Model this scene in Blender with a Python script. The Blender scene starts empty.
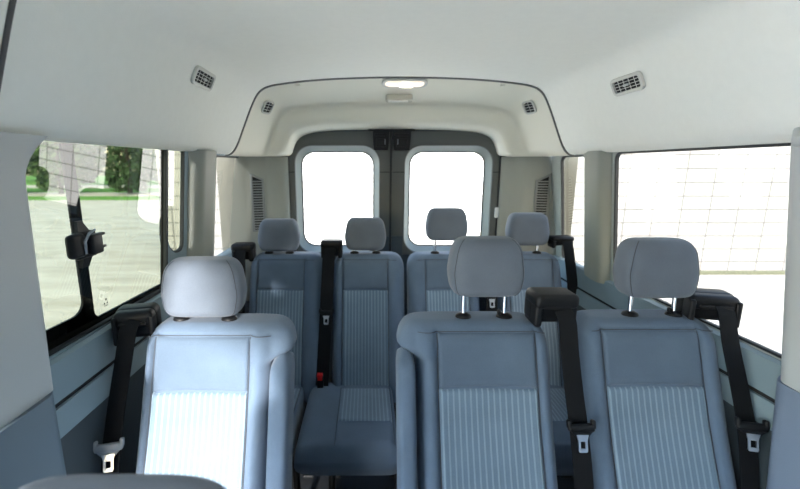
import bpy, bmesh, math, random
from mathutils import Vector, Matrix
S = bpy.context.scene
COL = S.collection
PI = math.pi
rnd = random.Random(7)
CAMX, CAMZ = -.155, 1.45

# ------------------------------------------------------------------ materials
def nodes(name):
    m = bpy.data.materials.new(name); m.use_nodes = True
    nt = m.node_tree
    return m, nt, nt.nodes['Principled BSDF']

def lnk(nt, a, b): nt.links.new(a, b)

def plain(name, col, rough=.5, metal=0., bump=0., bscale=400., var=0., spec=.5, vscale=6.):
    m, nt, p = nodes(name)
    p.inputs['Base Color'].default_value = (*col, 1)
    p.inputs['Roughness'].default_value = rough
    p.inputs['Metallic'].default_value = metal
    p.inputs['Specular IOR Level'].default_value = spec
    tc = nt.nodes.new('ShaderNodeTexCoord')
    if bump:
        n = nt.nodes.new('ShaderNodeTexNoise'); n.inputs['Scale'].default_value = bscale; n.inputs['Detail'].default_value = 3
        b = nt.nodes.new('ShaderNodeBump'); b.inputs['Strength'].default_value = bump; b.inputs['Distance'].default_value = .002
        lnk(nt, tc.outputs['Object'], n.inputs['Vector']); lnk(nt, n.outputs['Fac'], b.inputs['Height']); lnk(nt, b.outputs['Normal'], p.inputs['Normal'])
    if var:
        n2 = nt.nodes.new('ShaderNodeTexNoise'); n2.inputs['Scale'].default_value = vscale; n2.inputs['Detail'].default_value = 4
        r = nt.nodes.new('ShaderNodeMapRange'); r.inputs['To Min'].default_value = 1 - var; r.inputs['To Max'].default_value = 1 + var
        mx = nt.nodes.new('ShaderNodeMix'); mx.data_type = 'RGBA'; mx.blend_type = 'MULTIPLY'; mx.inputs[0].default_value = 1
        mx.inputs[6].default_value = (*col, 1)
        lnk(nt, tc.outputs['Object'], n2.inputs['Vector']); lnk(nt, n2.outputs['Fac'], r.inputs['Value'])
        lnk(nt, r.outputs['Result'], mx.inputs[7]); lnk(nt, mx.outputs[2], p.inputs['Base Color'])
    return m

def cloth(name, col, stripe=None, period=.0155, rough=.9):
    """woven fabric; with stripe: light vertical ribs"""
    m, nt, p = nodes(name)
    p.inputs['Roughness'].default_value = rough
    p.inputs['Specular IOR Level'].default_value = .2
    p.inputs['Sheen Weight'].default_value = .15
    tc = nt.nodes.new('ShaderNodeTexCoord')
    n = nt.nodes.new('ShaderNodeTexNoise'); n.inputs['Scale'].default_value = 520; n.inputs['Detail'].default_value = 3
    n3 = nt.nodes.new('ShaderNodeTexNoise'); n3.inputs['Scale'].default_value = 9; n3.inputs['Detail'].default_value = 3
    lnk(nt, tc.outputs['Object'], n.inputs['Vector']); lnk(nt, tc.outputs['Object'], n3.inputs['Vector'])
    add = nt.nodes.new('ShaderNodeMath'); add.operation = 'ADD'
    lnk(nt, n.outputs['Fac'], add.inputs[0]); lnk(nt, n3.outputs['Fac'], add.inputs[1])
    r = nt.nodes.new('ShaderNodeMapRange'); r.inputs['From Max'].default_value = 2; r.inputs['To Min'].default_value = .62; r.inputs['To Max'].default_value = 1.38
    lnk(nt, add.outputs[0], r.inputs['Value'])
    mul = nt.nodes.new('ShaderNodeMix'); mul.data_type = 'RGBA'; mul.blend_type = 'MULTIPLY'; mul.inputs[0].default_value = 1
    lnk(nt, r.outputs['Result'], mul.inputs[7])
    b = nt.nodes.new('ShaderNodeBump'); b.inputs['Strength'].default_value = .35; b.inputs['Distance'].default_value = .0015
    h = n.outputs['Fac']
    if stripe:
        sx = nt.nodes.new('ShaderNodeSeparateXYZ'); lnk(nt, tc.outputs['Object'], sx.inputs[0])
        k = nt.nodes.new('ShaderNodeMath'); k.operation = 'MULTIPLY'; k.inputs[1].default_value = 2 * PI / period
        lnk(nt, sx.outputs[0], k.inputs[0])
        sn = nt.nodes.new('ShaderNodeMath'); sn.operation = 'COSINE'; lnk(nt, k.outputs[0], sn.inputs[0])
        rr = nt.nodes.new('ShaderNodeMapRange'); rr.interpolation_type = 'SMOOTHSTEP'
        rr.inputs['From Min'].default_value = .25; rr.inputs['From Max'].default_value = .95
        lnk(nt, sn.outputs[0], rr.inputs['Value'])
        mx = nt.nodes.new('ShaderNodeMix'); mx.data_type = 'RGBA'
        mx.inputs[6].default_value = (*col, 1); mx.inputs[7].default_value = (*stripe, 1)
        lnk(nt, rr.outputs['Result'], mx.inputs[0]); lnk(nt, mx.outputs[2], mul.inputs[6])
        ad = nt.nodes.new('ShaderNodeMath'); ad.operation = 'ADD'
        lnk(nt, rr.outputs['Result'], ad.inputs[0]); lnk(nt, n.outputs['Fac'], ad.inputs[1]); h = ad.outputs[0]
    else:
        mul.inputs[6].default_value = (*col, 1)
    lnk(nt, mul.outputs[2], p.inputs['Base Color'])
    lnk(nt, h, b.inputs['Height']); lnk(nt, b.outputs['Normal'], p.inputs['Normal'])
    return m

def glass(name, tint, f0):
    m = bpy.data.materials.new(name); m.use_nodes = True
    nt = m.node_tree; nt.nodes.clear()
    out = nt.nodes.new('ShaderNodeOutputMaterial')
    tr = nt.nodes.new('ShaderNodeBsdfTransparent'); tr.inputs[0].default_value = (*tint, 1)
    gl = nt.nodes.new('ShaderNodeBsdfGlossy'); gl.inputs['Roughness'].default_value = 0.0
    lw = nt.nodes.new('ShaderNodeLayerWeight'); lw.inputs['Blend'].default_value = .5
    pw = nt.nodes.new('ShaderNodeMath'); pw.operation = 'POWER'; pw.inputs[1].default_value = 4
    lnk(nt, lw.outputs['Facing'], pw.inputs[0])
    r = nt.nodes.new('ShaderNodeMapRange'); r.inputs['To Min'].default_value = f0; r.inputs['To Max'].default_value = 1
    lnk(nt, pw.outputs[0], r.inputs['Value'])
    mx = nt.nodes.new('ShaderNodeMixShader')
    lnk(nt, r.outputs['Result'], mx.inputs[0]); lnk(nt, tr.outputs[0], mx.inputs[1]); lnk(nt, gl.outputs[0], mx.inputs[2])
    lnk(nt, mx.outputs[0], out.inputs[0])
    return m

M = {}
M['headliner'] = plain('headliner_fabric', (.76, .765, .715), .95, bump=.25, bscale=350, var=.03, vscale=40, spec=.1)
M['headliner_rear'] = plain('rear_headliner_plastic', (.70, .685, .59), .7, bump=.12, bscale=300, spec=.25)
M['pillar'] = plain('pillar_plastic', (.43, .445, .445), .6, bump=.15, bscale=500, spec=.3)
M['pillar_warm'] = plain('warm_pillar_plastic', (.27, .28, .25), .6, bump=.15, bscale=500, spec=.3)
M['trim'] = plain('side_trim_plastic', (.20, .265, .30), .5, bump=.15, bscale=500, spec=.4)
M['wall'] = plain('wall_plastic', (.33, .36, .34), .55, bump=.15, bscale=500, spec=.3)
M['trim_shade'] = plain('shade_dark_lower_panel', (.028, .038, .046), .6, bump=.2, bscale=500)  # panel colour darkened to stand for the shade beside the seats
M['trim_blue'] = plain('blue_grey_lower_trim', (.17, .21, .285), .55, bump=.2, bscale=500)
M['trim_low'] = plain('lower_trim_plastic', (.10, .135, .165), .55, bump=.2, bscale=500)
M['door'] = plain('rear_door_plastic', (.075, .082, .077), .55, bump=.15, bscale=500)
M['door_low'] = plain('rear_door_lower_plastic', (.035, .05, .06), .55, bump=.15, bscale=500)
M['reveal'] = plain('window_surround_plastic', (.20, .225, .215), .5, bump=.1, bscale=500)
M['black'] = plain('black_plastic', (.007, .0075, .009), .45, bump=.1, bscale=700, spec=.22)
M['rubber'] = plain('black_rubber', (.01, .012, .014), .6)
M['slot'] = plain('dark_recess', (.006, .006, .007), .9)
M['chrome'] = plain('chrome', (.78, .8, .82), .14, 1.)
M['steel'] = plain('tongue_steel', (.72, .74, .76), .28, 1.)
M['greyplastic'] = plain('grey_plastic', (.22, .24, .27), .5)
M['webbing'] = plain('belt_webbing', (.0055, .006, .0075), .8, bump=.4, bscale=900, spec=.2)
M['red'] = plain('red_button', (.65, .01, .012), .4)
M['carpet'] = plain('floor_rubber', (.02, .023, .027), .85, bump=.5, bscale=200)
M['frame'] = plain('seat_frame_steel', (.015, .017, .02), .5, .3)
M['vent'] = plain('vent_plastic', (.50, .50, .46), .5)
M['vent_grey'] = plain('grey_vent_plastic', (.17, .18, .175), .5)
M['box'] = plain('shaded_box_plastic', (.45, .43, .36), .5)  # body colour darkened to draw a shadow rim around the lens
M['lens'] = plain('frosted_lens', (.75, .73, .66), .3)
M['cloth'] = cloth('seat_cloth_side', (.10, .14, .20))
M['cloth_in'] = cloth('seat_cloth_centre', (.090, .125, .175))
M['cloth_head'] = cloth('headrest_cloth', (.115, .136, .170))
M['cloth_str'] = cloth('striped_seat_cloth', (.135, .19, .255), (.215, .285, .35))
M['cloth_side_panel'] = cloth('headrest_side_cloth', (.155, .18, .22))
M['thread'] = plain('seam_thread', (.05, .06, .075), .8)
M['glass_tint'] = glass('tinted_glass', (.108, .114, .088), .075)
M['glass_clear'] = glass('clear_glass', (.88, .90, .89), .015)
M['glass_side'] = glass('lightly_tinted_glass', (.20, .20, .192), .02)
# lamp
m, nt, p = nodes('lit_lamp_lens'); p.inputs['Base Color'].default_value = (.9, .85, .75, 1)
p.inputs['Emission Color'].default_value = (1, .78, .58, 1); p.inputs['Emission Strength'].default_value = .22; M['lamp'] = m
m, nt, p = nodes('lit_bulb'); p.inputs['Emission Color'].default_value = (1, .86, .7, 1); p.inputs['Emission Strength'].default_value = 4; M['bulb'] = m

# ------------------------------------------------------------------ mesh helpers
def link(name, me, mat, parent=None, smooth=True, off=(0, 0, 0), angle=None):
    o = bpy.data.objects.new(name, me); COL.objects.link(o)
    if mat: me.materials.append(mat)
    if smooth:
        for f in me.polygons: f.use_smooth = True
        if angle: 
            me.set_sharp_from_angle(angle=math.radians(angle))
    if parent:
        o.parent = parent
    return o

def pyd(name, verts, faces, mat, parent=None, smooth=True, angle=None, org=(0, 0, 0)):
    me = bpy.data.meshes.new(name)
    me.from_pydata([(v[0] - org[0], v[1] - org[1], v[2] - org[2]) for v in verts], [], faces)
    bm = bmesh.new(); bm.from_mesh(me); bmesh.ops.recalc_face_normals(bm, faces=bm.faces); bm.to_mesh(me); bm.free()
    o = link(name, me, mat, parent, smooth, angle=angle)
    if not parent: o.location = org
    return o

def empty(name, loc, label, cat, group=None):
    o = bpy.data.objects.new(name, None); COL.objects.link(o); o.location = loc; o.empty_display_size = .05
    return tag(o, label, cat, group)

def tag(o, label, cat, group=None):
    o['label'] = label; o['category'] = cat
    if group: o['group'] = group
    return o

def struct(o, label=None):
    o['kind'] = 'structure'
    if label: o['label'] = label
    return o

class MB:
    """collects shapes into one mesh"""
    def __init__(s): s.v = []; s.f = []
    def add(s, v, f):
        n = len(s.v); s.v += [tuple(q) for q in v]; s.f += [tuple(i + n for i in g) for g in f]; return s
    def loft(s, loops, caps=True, closed=True):
        n = len(loops[0]); v = [q for l in loops for q in l]; f = []
        for i in range(len(loops) - 1):
            for j in range(n if closed else n - 1):
                a = i * n + j; b = i * n + (j + 1) % n
                f.append((a, b, b + n, a + n))
        if caps: f.append(tuple(range(n))); f.append(tuple(range((len(loops) - 1) * n, len(loops) * n)))
        return s.add(v, f)
    def rbox(s, c, size, r=.01, seg=3, rot=None):
        bm = bmesh.new(); bmesh.ops.create_cube(bm, size=1)
        for v in bm.verts: v.co = Vector((v.co.x * size[0], v.co.y * size[1], v.co.z * size[2]))
        if r > 0: bmesh.ops.bevel(bm, geom=list(bm.edges), offset=min(r, min(size) * .49), segments=seg, profile=.5, affect='EDGES')
        R = rot if rot else Matrix.Identity(3)
        vs = [R @ v.co + Vector(c) for v in bm.verts]; bm.verts.index_update()
        fs = [tuple(v.index for v in f.verts) for f in bm.faces]; bm.free()
        return s.add(vs, fs)
    def tube(s, path, r, n=10, caps=True):
        loops = []; P = [Vector(p) for p in path]
        for i, p in enumerate(P):
            t = (P[min(i + 1, len(P) - 1)] - P[max(i - 1, 0)]).normalized()
            u = t.orthogonal().normalized() if i == 0 else (u - t * u.dot(t)).normalized()
            w = t.cross(u); rr = r[i] if isinstance(r, (list, tuple)) else r
            loops.append([p + (u * math.cos(a) + w * math.sin(a)) * rr for a in [2 * PI * k / n for k in range(n)]])
        return s.loft(loops, caps)
    def ribbon(s, path, width, thick, wdir=(1, 0, 0)):
        P = [Vector(p) for p in path]; loops = []
        for i, p in enumerate(P):
            t = (P[min(i + 1, len(P) - 1)] - P[max(i - 1, 0)]).normalized()
            w = Vector(wdir[i] if isinstance(wdir, list) else wdir); w = (w - t * w.dot(t)).normalized(); n = t.cross(w)
            a = w * width / 2; b = n * thick / 2
            loops.append([p + a + b, p - a + b, p - a - b, p + a - b])
        return s.loft(loops)
    def build(s, name, mat, parent=None, smooth=True, angle=40, org=(0, 0, 0)):
        return pyd(name, s.v, s.f, mat, parent, smooth, angle, org)

def rrect(x0, y0, x1, y1, r, n=6):
    """rounded rectangle outline; r one radius or four (bl, br, tr, tl)"""
    rs = r if isinstance(r, (list, tuple)) else (r,) * 4
    pts = []
    for (cx, cy, a0, rr) in ((x0 + rs[0], y0 + rs[0], PI, rs[0]), (x1 - rs[1], y0 + rs[1], 1.5 * PI, rs[1]),
                             (x1 - rs[2], y1 - rs[2], 0, rs[2]), (x0 + rs[3], y1 - rs[3], .5 * PI, rs[3])):
        if rr <= 0: pts.append((cx, cy)); continue
        for k in range(n + 1):
            a = a0 + .5 * PI * k / n
            pts.append((cx + rr * math.cos(a), cy + rr * math.sin(a)))
    return pts

def panel(name, outer, holes, thick, fn, mat, parent=None, bevel=0.):
    """flat panel with holes, mapped to 3D by fn(a, b, c), c from -thick/2 to thick/2"""
    cu = bpy.data.curves.new('tmp', 'CURVE'); cu.dimensions = '2D'; cu.fill_mode = 'BOTH'
    cu.extrude = max(thick / 2 - bevel, 0.0); cu.bevel_depth = bevel; cu.bevel_resolution = 2
    for pts in [outer] + list(holes):
        sp = cu.splines.new('POLY'); sp.points.add(len(pts) - 1); sp.use_cyclic_u = True
        for q, p in zip(sp.points, pts): q.co = (p[0], p[1], 0, 1)
    o = bpy.data.objects.new('tmp', cu); COL.objects.link(o)
    dg = bpy.context.evaluated_depsgraph_get(); dg.update()
    me = bpy.data.meshes.new_from_object(o.evaluated_get(dg)); me.name = name
    bpy.data.objects.remove(o); bpy.data.curves.remove(cu)
    me.materials.clear()
    for v in me.vertices: v.co = Vector(fn(v.co.x, v.co.y, v.co.z))
    bm = bmesh.new(); bm.from_mesh(me); bmesh.ops.remove_doubles(bm, verts=bm.verts, dist=1e-5)
    bmesh.ops.recalc_face_normals(bm, faces=bm.faces); bm.to_mesh(me); bm.free()
    return link(name, me, mat, parent, True, angle=35)

def ring(outer, inner, fn_o, fn_i, name, mat, parent=None):
    """sloping frame between two outlines with the same number of points"""
    mb = MB(); mb.loft([[fn_o(*p) for p in outer], [fn_i(*p) for p in inner]], caps=False)
    return mb.build(name, mat, parent)

def sq(t, p): return math.copysign(abs(t) ** p, t)
def sstep(a, b, x):
    t = max(0, min(1, (x - a) / (b - a))); return t * t * (3 - 2 * t)

# ------------------------------------------------------------------ camera
cd = bpy.data.cameras.new('camera'); cam = bpy.data.objects.new('camera', cd); COL.objects.link(cam)
S.camera = cam
cam.location = (CAMX, 0, CAMZ)
cam.rotation_euler = (PI / 2 - math.atan((244.5 - 166) / 400), 0, 0)
cd.sensor_width = 36; cd.lens = 18; cd.shift_x = 33 / 800
cd.clip_start = .02; cd.clip_end = 300
cd.dof.use_dof = True; cd.dof.focus_distance = 1.15; cd.dof.aperture_fstop = 3.2

# ------------------------------------------------------------------ van shell
def xw(z): return .88 - (z - 1.0) * .101       # side wall plane

def wall_fn(s):
    return lambda y, z, c: (s * (xw(z) + c + .007), y, z)

def glass_fn(s, off, yc=1.0, yaw=0.):
    return lambda y, z, c: (s * (xw(z) + off + c + (y - yc) * yaw), y, z)

# holes are outlines in (y, z)
HL_main = rrect(.74, 1.02, 1.383, 1.515, (.02, .015, .01, .03))
HL_strip = rrect(1.392, 1.13, 1.522, 1.515, (.085, .03, .02, .012), 8)
HL_d = rrect(1.795, 1.0, 2.19, 1.497, (.04, .03, .03, .03))
HR_main = rrect(.80, .975, 1.632, 1.503, (.05, .10, .03, .02), 10)
HR_d = rrect(1.845, .955, 2.085, 1.499, (.03, .04, .03, .03))
wl = panel('wall_left', [(.67, .98), (2.33, .98), (2.33, 1.56), (.67, 1.56)], [HL_main, HL_strip, HL_d], .014, wall_fn(-1), M['trim'])
struct(wl, 'left side wall with three windows')
wr = panel('wall_right', [(-.9, .90), (2.33, .90), (2.33, 1.56), (-.9, 1.56)], [HR_main, HR_d], .014, wall_fn(1), M['wall'])
struct(wr, 'right side wall with two windows')

def inset(pts, d):
    """offset outline inward (d>0) for a ccw polygon"""
    out = []; n = len(pts)
    for i in range(n):
        a = Vector(pts[i - 1]); b = Vector(pts[i]); c = Vector(pts[(i + 1) % n])
        e1 = (b - a).normalized() if (b - a).length > 1e-7 else (c - b).normalized()
        e2 = (c - b).normalized() if (c - b).length > 1e-7 else e1
        n1 = Vector((-e1.y, e1.x)); n2 = Vector((-e2.y, e2.x)); m_ = (n1 + n2)
        m_ = m_.normalized() if m_.length > 1e-6 else n1
        k = d / max(.4, m_.dot(n1)); out.append(tuple(b + m_ * k))
    return out

def window(name, outline, s, tint, label, yc=1.0, yaw=0., gasket=.007, off=.020, grow=.012):
    o = inset(outline, -grow)
    w = panel(name, o, [], .0, glass_fn(s, off, yc, yaw), M[tint])
    struct(w, label)
    g = panel('rubber_seal', inset(outline, -.004), [inset(outline, gasket)], .012, glass_fn(s, off - .011, yc, yaw * .5), M['rubber'], w)
    return w
win1 = window('window_1', HL_main, -1, 'glass_tint', 'tinted sliding side window on the left with a black latch bar', 1.05, -.042)
win2 = window('window_2', HL_strip, -1, 'glass_tint', 'narrow tinted side pane on the left', 1.45, -.042)
win3 = window('window_3', HL_d, -1, 'glass_side', 'rear left side window beside the pillar vent')
win4 = window('window_4', HR_main, 1, 'glass_side', 'large right side window')
win5 = window('window_5', HR_d, 1, 'glass_side', 'narrow rear right side window')

# sliding window hardware: black border, mullion bar, latch
bord_o = rrect(.74, 1.018, 1.372, 1.515, (.02, .015, .01, .03))
SH = lambda pts, f: [(y + (1.3 - z) * .125 * f(y), z) for y, z in pts]
pane_a = SH(rrect(.75, 1.072, .972, 1.53, (.01, .035, .005, .01), 8), lambda y: (y - .75) / .22)
pane_b = SH(rrect(1.006, 1.040, 1.374, 1.53, (.022, .008, .01, .005), 8), lambda y: (1.374 - y) / .37)
def shear(pts): return [(y - (1.25 - z) * -.0 , z) for y, z in pts]
panel('window_border', [(.735, 1.016), (1.384, 1.016), (1.384, 1.545), (.735, 1.545)], [pane_a, pane_b], .006, glass_fn(-1, .027, 1.05, -.042), M['black'], win1)
lt = MB()
lt.rbox((-.842, .955, 1.262), (.022, .075, .066), .012)
lt.rbox((-.834, .915, 1.266), (.022, .05, .058), .02)
lt.rbox((-.825, .968, 1.262), (.018, .04, .05), .006)
lt.rbox((-.83, .999, 1.282), (.012, .02, .007), .002); lt.rbox((-.83, .999, 1.250), (.012, .02, .007), .002)
lt.loft([[(-.848, .934, 1.29), (-.848, .976, 1.29), (-.838, .976, 1.29), (-.838, .934, 1.29)],
         [(-.852, .945, 1.32), (-.852, .962, 1.32), (-.846, .962, 1.32), (-.846, .945, 1.32)]])
lt.loft([[(-.848, .940, 1.235), (-.848, .976, 1.235), (-.838, .976, 1.235), (-.838, .940, 1.235)],
         [(-.856, .946, 1.205), (-.856, .970, 1.205), (-.848, .970, 1.205), (-.848, .946, 1.205)]])
latch = lt.build('window_latch', M['black'], org=(-.845, .95, 1.262))
tag(latch, 'black plastic latch on the bar of the left sliding window', 'latch')
mb = MB()
mb.tube([(-.823, .93, 1.245), (-.818, .925, 1.275), (-.82, .945, 1.292), (-.822, .968, 1.297)], .003)
lr = mb.build('latch_rim', M['greyplastic'], latch, org=(-.845, .95, 1.262))
# little printed mark in the pane corner
mk = MB(); fx = lambda y, z: (-(xw(z) + .016), y, z)
for (y, z, r_) in ((1.072, 1.083, .0035), (1.066, 1.072, .003), (1.077, 1.072, .003)):
    mk.add([fx(y + r_ * math.cos(a), z + r_ * math.sin(a)) for a in [k * PI / 4 for k in range(8)]], [tuple(range(8))])
mk.add([fx(1.064, 1.066), fx(1.080, 1.066), fx(1.080, 1.064), fx(1.064, 1.064)], [(0, 1, 2, 3)])
mk.build('glass_mark', M['black'], win1, smooth=False)

# lower side trim (belt ledge and panel below)
def side_lower(name, s, zt, label):
    pr = [(xw(zt) + .02, zt + .004), (xw(zt) - .004, zt + .003), (xw(zt) - .014, zt - .003), (xw(zt) - .022, zt - .07), (xw(zt) - .024, zt - .088),
          (xw(zt) - .014, zt - .090), (xw(zt) - .014, zt - .098), (xw(zt) - .028, zt - .100), (xw(zt) - .034, zt - .125), (xw(zt) - .040, zt - .16),
          (.835, .72), (.83, .30), (.825, .0), (.90, .0)]
    ya = .5 if s < 0 else -.9
    ys = [ya + (2.33 - ya) * k / 10 for k in range(11)]
    pa = pr[:10] + [(.89, zt - .16)]; pb = [(.89, zt - .155), (xw(zt) - .037, zt - .155)] + pr[10:]
    mb = MB(); mb.loft([[(s * x, y, z) for x, z in pb] for y in ys])
    o = mb.build(name, M['trim_shade'], smooth=True, angle=25)
    mb = MB(); mb.loft([[(s * x, y, z) for x, z in pa] for y in ys]); mb.build('belt_ledge', M['trim'], o, smooth=True, angle=25)
    return struct(o, label)
side_lower('trim_1', -1, 1.012, 'left side trim below the windows')
side_lower('trim_2', 1, .968, 'right side trim below the windows')
# dark groove strips in the ledge
for s, zt, nm in ((-1, 1.012, 'trim_3'), (1, .968, 'trim_4')):
    mb = MB(); mb.rbox((s * (xw(zt) - .017), 1.40, zt - .094), (.012, 1.78, .009), .001)
    struct(mb.build(nm, M['slot']), 'dark groove along the side trim')

def column(name, s, prof, z0, z1, mat, label, lean=0., ylean=0., flare=0.):
    """upright trim: (x, y) profile swept from z0 to z1; x follows the wall lean"""
    zs = [z0 + (z1 - z0) * k / 24 for k in range(25)]
    mb = MB(); mb.loft([[(s * (x - (z - 1.25) * lean), y + (z - 1.25) * ylean + flare * max(0, (z - 1.42) / .08) ** 2, z) for x, y in prof] for z in zs])
    return struct(mb.build(name, mat, smooth=True, angle=50), label)
def rounded(pts, r=.012, n=4):
    out = []; N = len(pts)
    for i in range(N):
        a, b, c = Vector(pts[i - 1]), Vector(pts[i]), Vector(pts[(i + 1) % N])
        p = b + (a - b).normalized() * min(r, (a - b).length * .45); q = b + (c - b).normalized() * min(r, (c - b).length * .45)
        for k in range(n + 1):
            t = k / n; out.append(tuple(p * (1 - t) ** 2 + b * 2 * t * (1 - t) + q * t * t))
    return out
# C pillars between the windows
column('pillar_left', -1, rounded([(.868, 1.54), (.855, 1.545), (.806, 1.585), (.806, 1.69), (.838, 1.797), (.868, 1.80)], .02), 1.0, 1.512, M['pillar_warm'], 'left pillar between the side windows', .101)
column('pillar_right', 1, rounded([(.865, 1.64), (.852, 1.645), (.82, 1.68), (.82, 1.745), (.842, 1.838), (.865, 1.842)], .02), .95, 1.512, M['pillar_warm'], 'right pillar between the side windows', .101)
# B pillars close to the camera
bl = rounded([(.92, .805), (.85, .795), (.802, .765), (.800, .62), (.81, .60), (.92, .60)], .012)
column('pillar_left', -1, bl, .985, 1.508, M['pillar'], 'left foreground pillar', .055, -.03, .055)
column('trim_5', -1, rounded([(.92, .80), (.85, .79), (.806, .76), (.806, .5), (.82, .46), (.92, .45)], .02), .0, .985, M['trim_low'], 'blue grey lower trim of the left foreground pillar', -.0, .0)
br_ = rounded([(.92, .95), (.86, .935), (.803, .898), (.80, .6), (.80, -.9), (.92, -.9)], .025)
column('pillar_right', 1, br_, .954, 1.508, M['pillar'], 'right foreground pillar', .03, .124)
column('trim_6', 1, [(x + .004, y - .004) for x, y in br_], .0, .954, M['trim_blue'], 'blue grey lower trim of the right foreground pillar', .0, .10)

# D pillars beside the rear doors
def dpillar(s, x_out, name, mat):
    prof = [(.93, 2.10), (x_out, 2.165), (x_out - .012, 2.185), (.715, 2.215), (.695, 2.222), (.672, 2.25), (.640, 2.262), (.607, 2.275), (.598, 2.29), (.598, 2.34), (.93, 2.34)]
    return column(name, s, prof, .70, 1.500, mat, ('left' if s < 0 else 'right') + ' rear corner pillar')
dpillar(-1, .822, 'pillar_left', M['pillar_warm'])
dpillar(1, .86, 'pillar_right', M['pillar_warm'])

# floor
mb = MB(); mb.rbox((0, .55, -.02), (1.84, 3.7, .04), 0)
struct(mb.build('floor', M['carpet'], smooth=False), 'dark rubber van floor')

# headliner: front part
prof = [(0, 1.853), (.25, 1.848), (.42, 1.838), (.55, 1.824), (.612, 1.812), (.648, 1.794), (.674, 1.764), (.702, 1.710), (.735, 1.635), (.765, 1.565), (.785, 1.529), (.800, 1.513), (.815, 1.505), (.845, 1.503)]
def arch(pr):
    P = [(-x, z) for x, z in reversed(pr[1:])] + pr
    # smooth resample (Catmull-Rom)
    out = []
    for i in range(len(P) - 1):
        p0, p1, p2, p3 = P[max(i - 1, 0)], P[i], P[i + 1], P[min(i + 2, len(P) - 1)]
        for k in range(5):
            t = k / 5
            out.append(tuple(.5 * (2 * b + (c - a) * t + (2 * a - 5 * b + 4 * c - d) * t * t + (3 * b - a - 3 * c + d) * t ** 3) for a, b, c, d in zip(p0, p1, p2, p3)))
    out.append(P[-1]); return out
A0 = arch(prof)
SEAM = 1.95
def thick_arch(name, sections, mat, t=.012):
    """sections: list of (y, [(x, z)...]); gives the sheet an outer skin"""
    n = len(sections[0][1]); inner = [[(x, y, z) for x, z in pts] for y, pts in sections]
    outer = [[(x * 1.02, y, z + t) for x, z in pts] for y, pts in sections]
    mb = MB(); mb.loft([i + list(reversed(o)) for i, o in zip(inner, outer)])
    return mb.build(name, mat, angle=60)
secs = []
for y in [-.95, -.4, 0, .3, .6, .64]: secs.append((y, A0))
for y in [.9, 1.2, 1.5, 1.8, 1.925]: secs.append((y, A0))
secs.append((1.940, [(x * .9985, z - .0015) for x, z in A0])); secs.append((SEAM, [(x * .9995, z + .002) for x, z in A0]))
hl = thick_arch('ceiling', secs, M['headliner'])
struct(hl, 'pale grey fabric headliner')
# front overhead panel lapping the headliner near the camera
ye = lambda z: .670 + (1.8 - z) * .07
mb = MB(); loops = []
for f, (dy, g, dz_) in ((0, (-1, .994, -.007)), (.5, (0, .994, -.007)), (1, (-.012, .994, -.007)), (1, (-.004, .996, -.005)), (1, (0, 1.0, .004))):
    inner = [(x * g, (-.95 if f == 0 else .2 if f == .5 else ye(z) + dy), z + dz_ * (1 if abs(x) < .6 else .4)) for x, z in A0]
    loops.append(inner + [(x * 1.01, y, z + .008) for x, y, z in reversed(inner)])
mb.loft(loops); pan = mb.build('trim_7', M['headliner'], angle=60)
mb = MB(); mb.tube([(x * .9985, ye(z) + .004, z - .002) for x, z in A0], .0045, 8)
struct(mb.build('trim_15', plain('overhead_seam', (.06, .06, .06), .7)), 'dark seam at the front overhead panel')
struct(pan, 'front overhead panel edge')
# dark seam gap
gap = thick_arch('trim_8', [(SEAM - .004, [(x * 1.004, z + .004) for x, z in A0]), (SEAM + .012, [(x * 1.004, z + .004) for x, z in A0])], M['slot'], .01)
struct(gap, 'dark seam between the two headliner parts')
mb = MB(); mb.tube([(x * .9985, SEAM + .004, z - .0025) for x, z in A0], .0046, 8)
struct(mb.build('trim_13', plain('seam_bead', (.13, .13, .125), .7)), 'grey bead along the headliner seam')
# headliner: rear part, a bowl running down to the rear door arch
N = len(A0)
door_prof = [(0, 1.648), (.16, 1.648), (.30, 1.645), (.40, 1.640), (.47, 1.630), (.52, 1.612), (.548, 1.585), (.565, 1.55), (.574, 1.525), (.585, 1.512), (.60, 1.506), (.64, 1.502), (.70, 1.500), (.76, 1.500)]
A1 = arch(door_prof)
A0r = [(x * .992, z - .004) for x, z in A0]
# (y, blend): slopes back, drops as an upright end wall, then curls under over the doors
BOWL = [(.006, 0), (.08, .12), (.15, .24), (.20, .33), (.225, .38), (.238, .44), (.243, .52), (.245, .62), (.247, .72), (.252, .80), (.262, .87), (.28, .93), (.30, .97), (.325, 1.0), (.35, 1.01)]
def bowl(uu):
    k = uu * (len(BOWL) - 1); i = min(int(k), len(BOWL) - 2); t = k - i
    return [BOWL[i][q] * (1 - t) + BOWL[i + 1][q] * t for q in (0, 1)]
rs = []
for k in range(49):
    yy, e = bowl(k / 48)
    rs.append((SEAM + yy, [(a[0] * (1 - e) + b[0] * e, a[1] * (1 - e) + b[1] * e) for a, b in zip(A0r, A1)]))
rl = thick_arch('trim_9', rs, M['headliner_rear'], .006)
struct(rl, 'cream rear headliner bowl above the doors')

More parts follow.
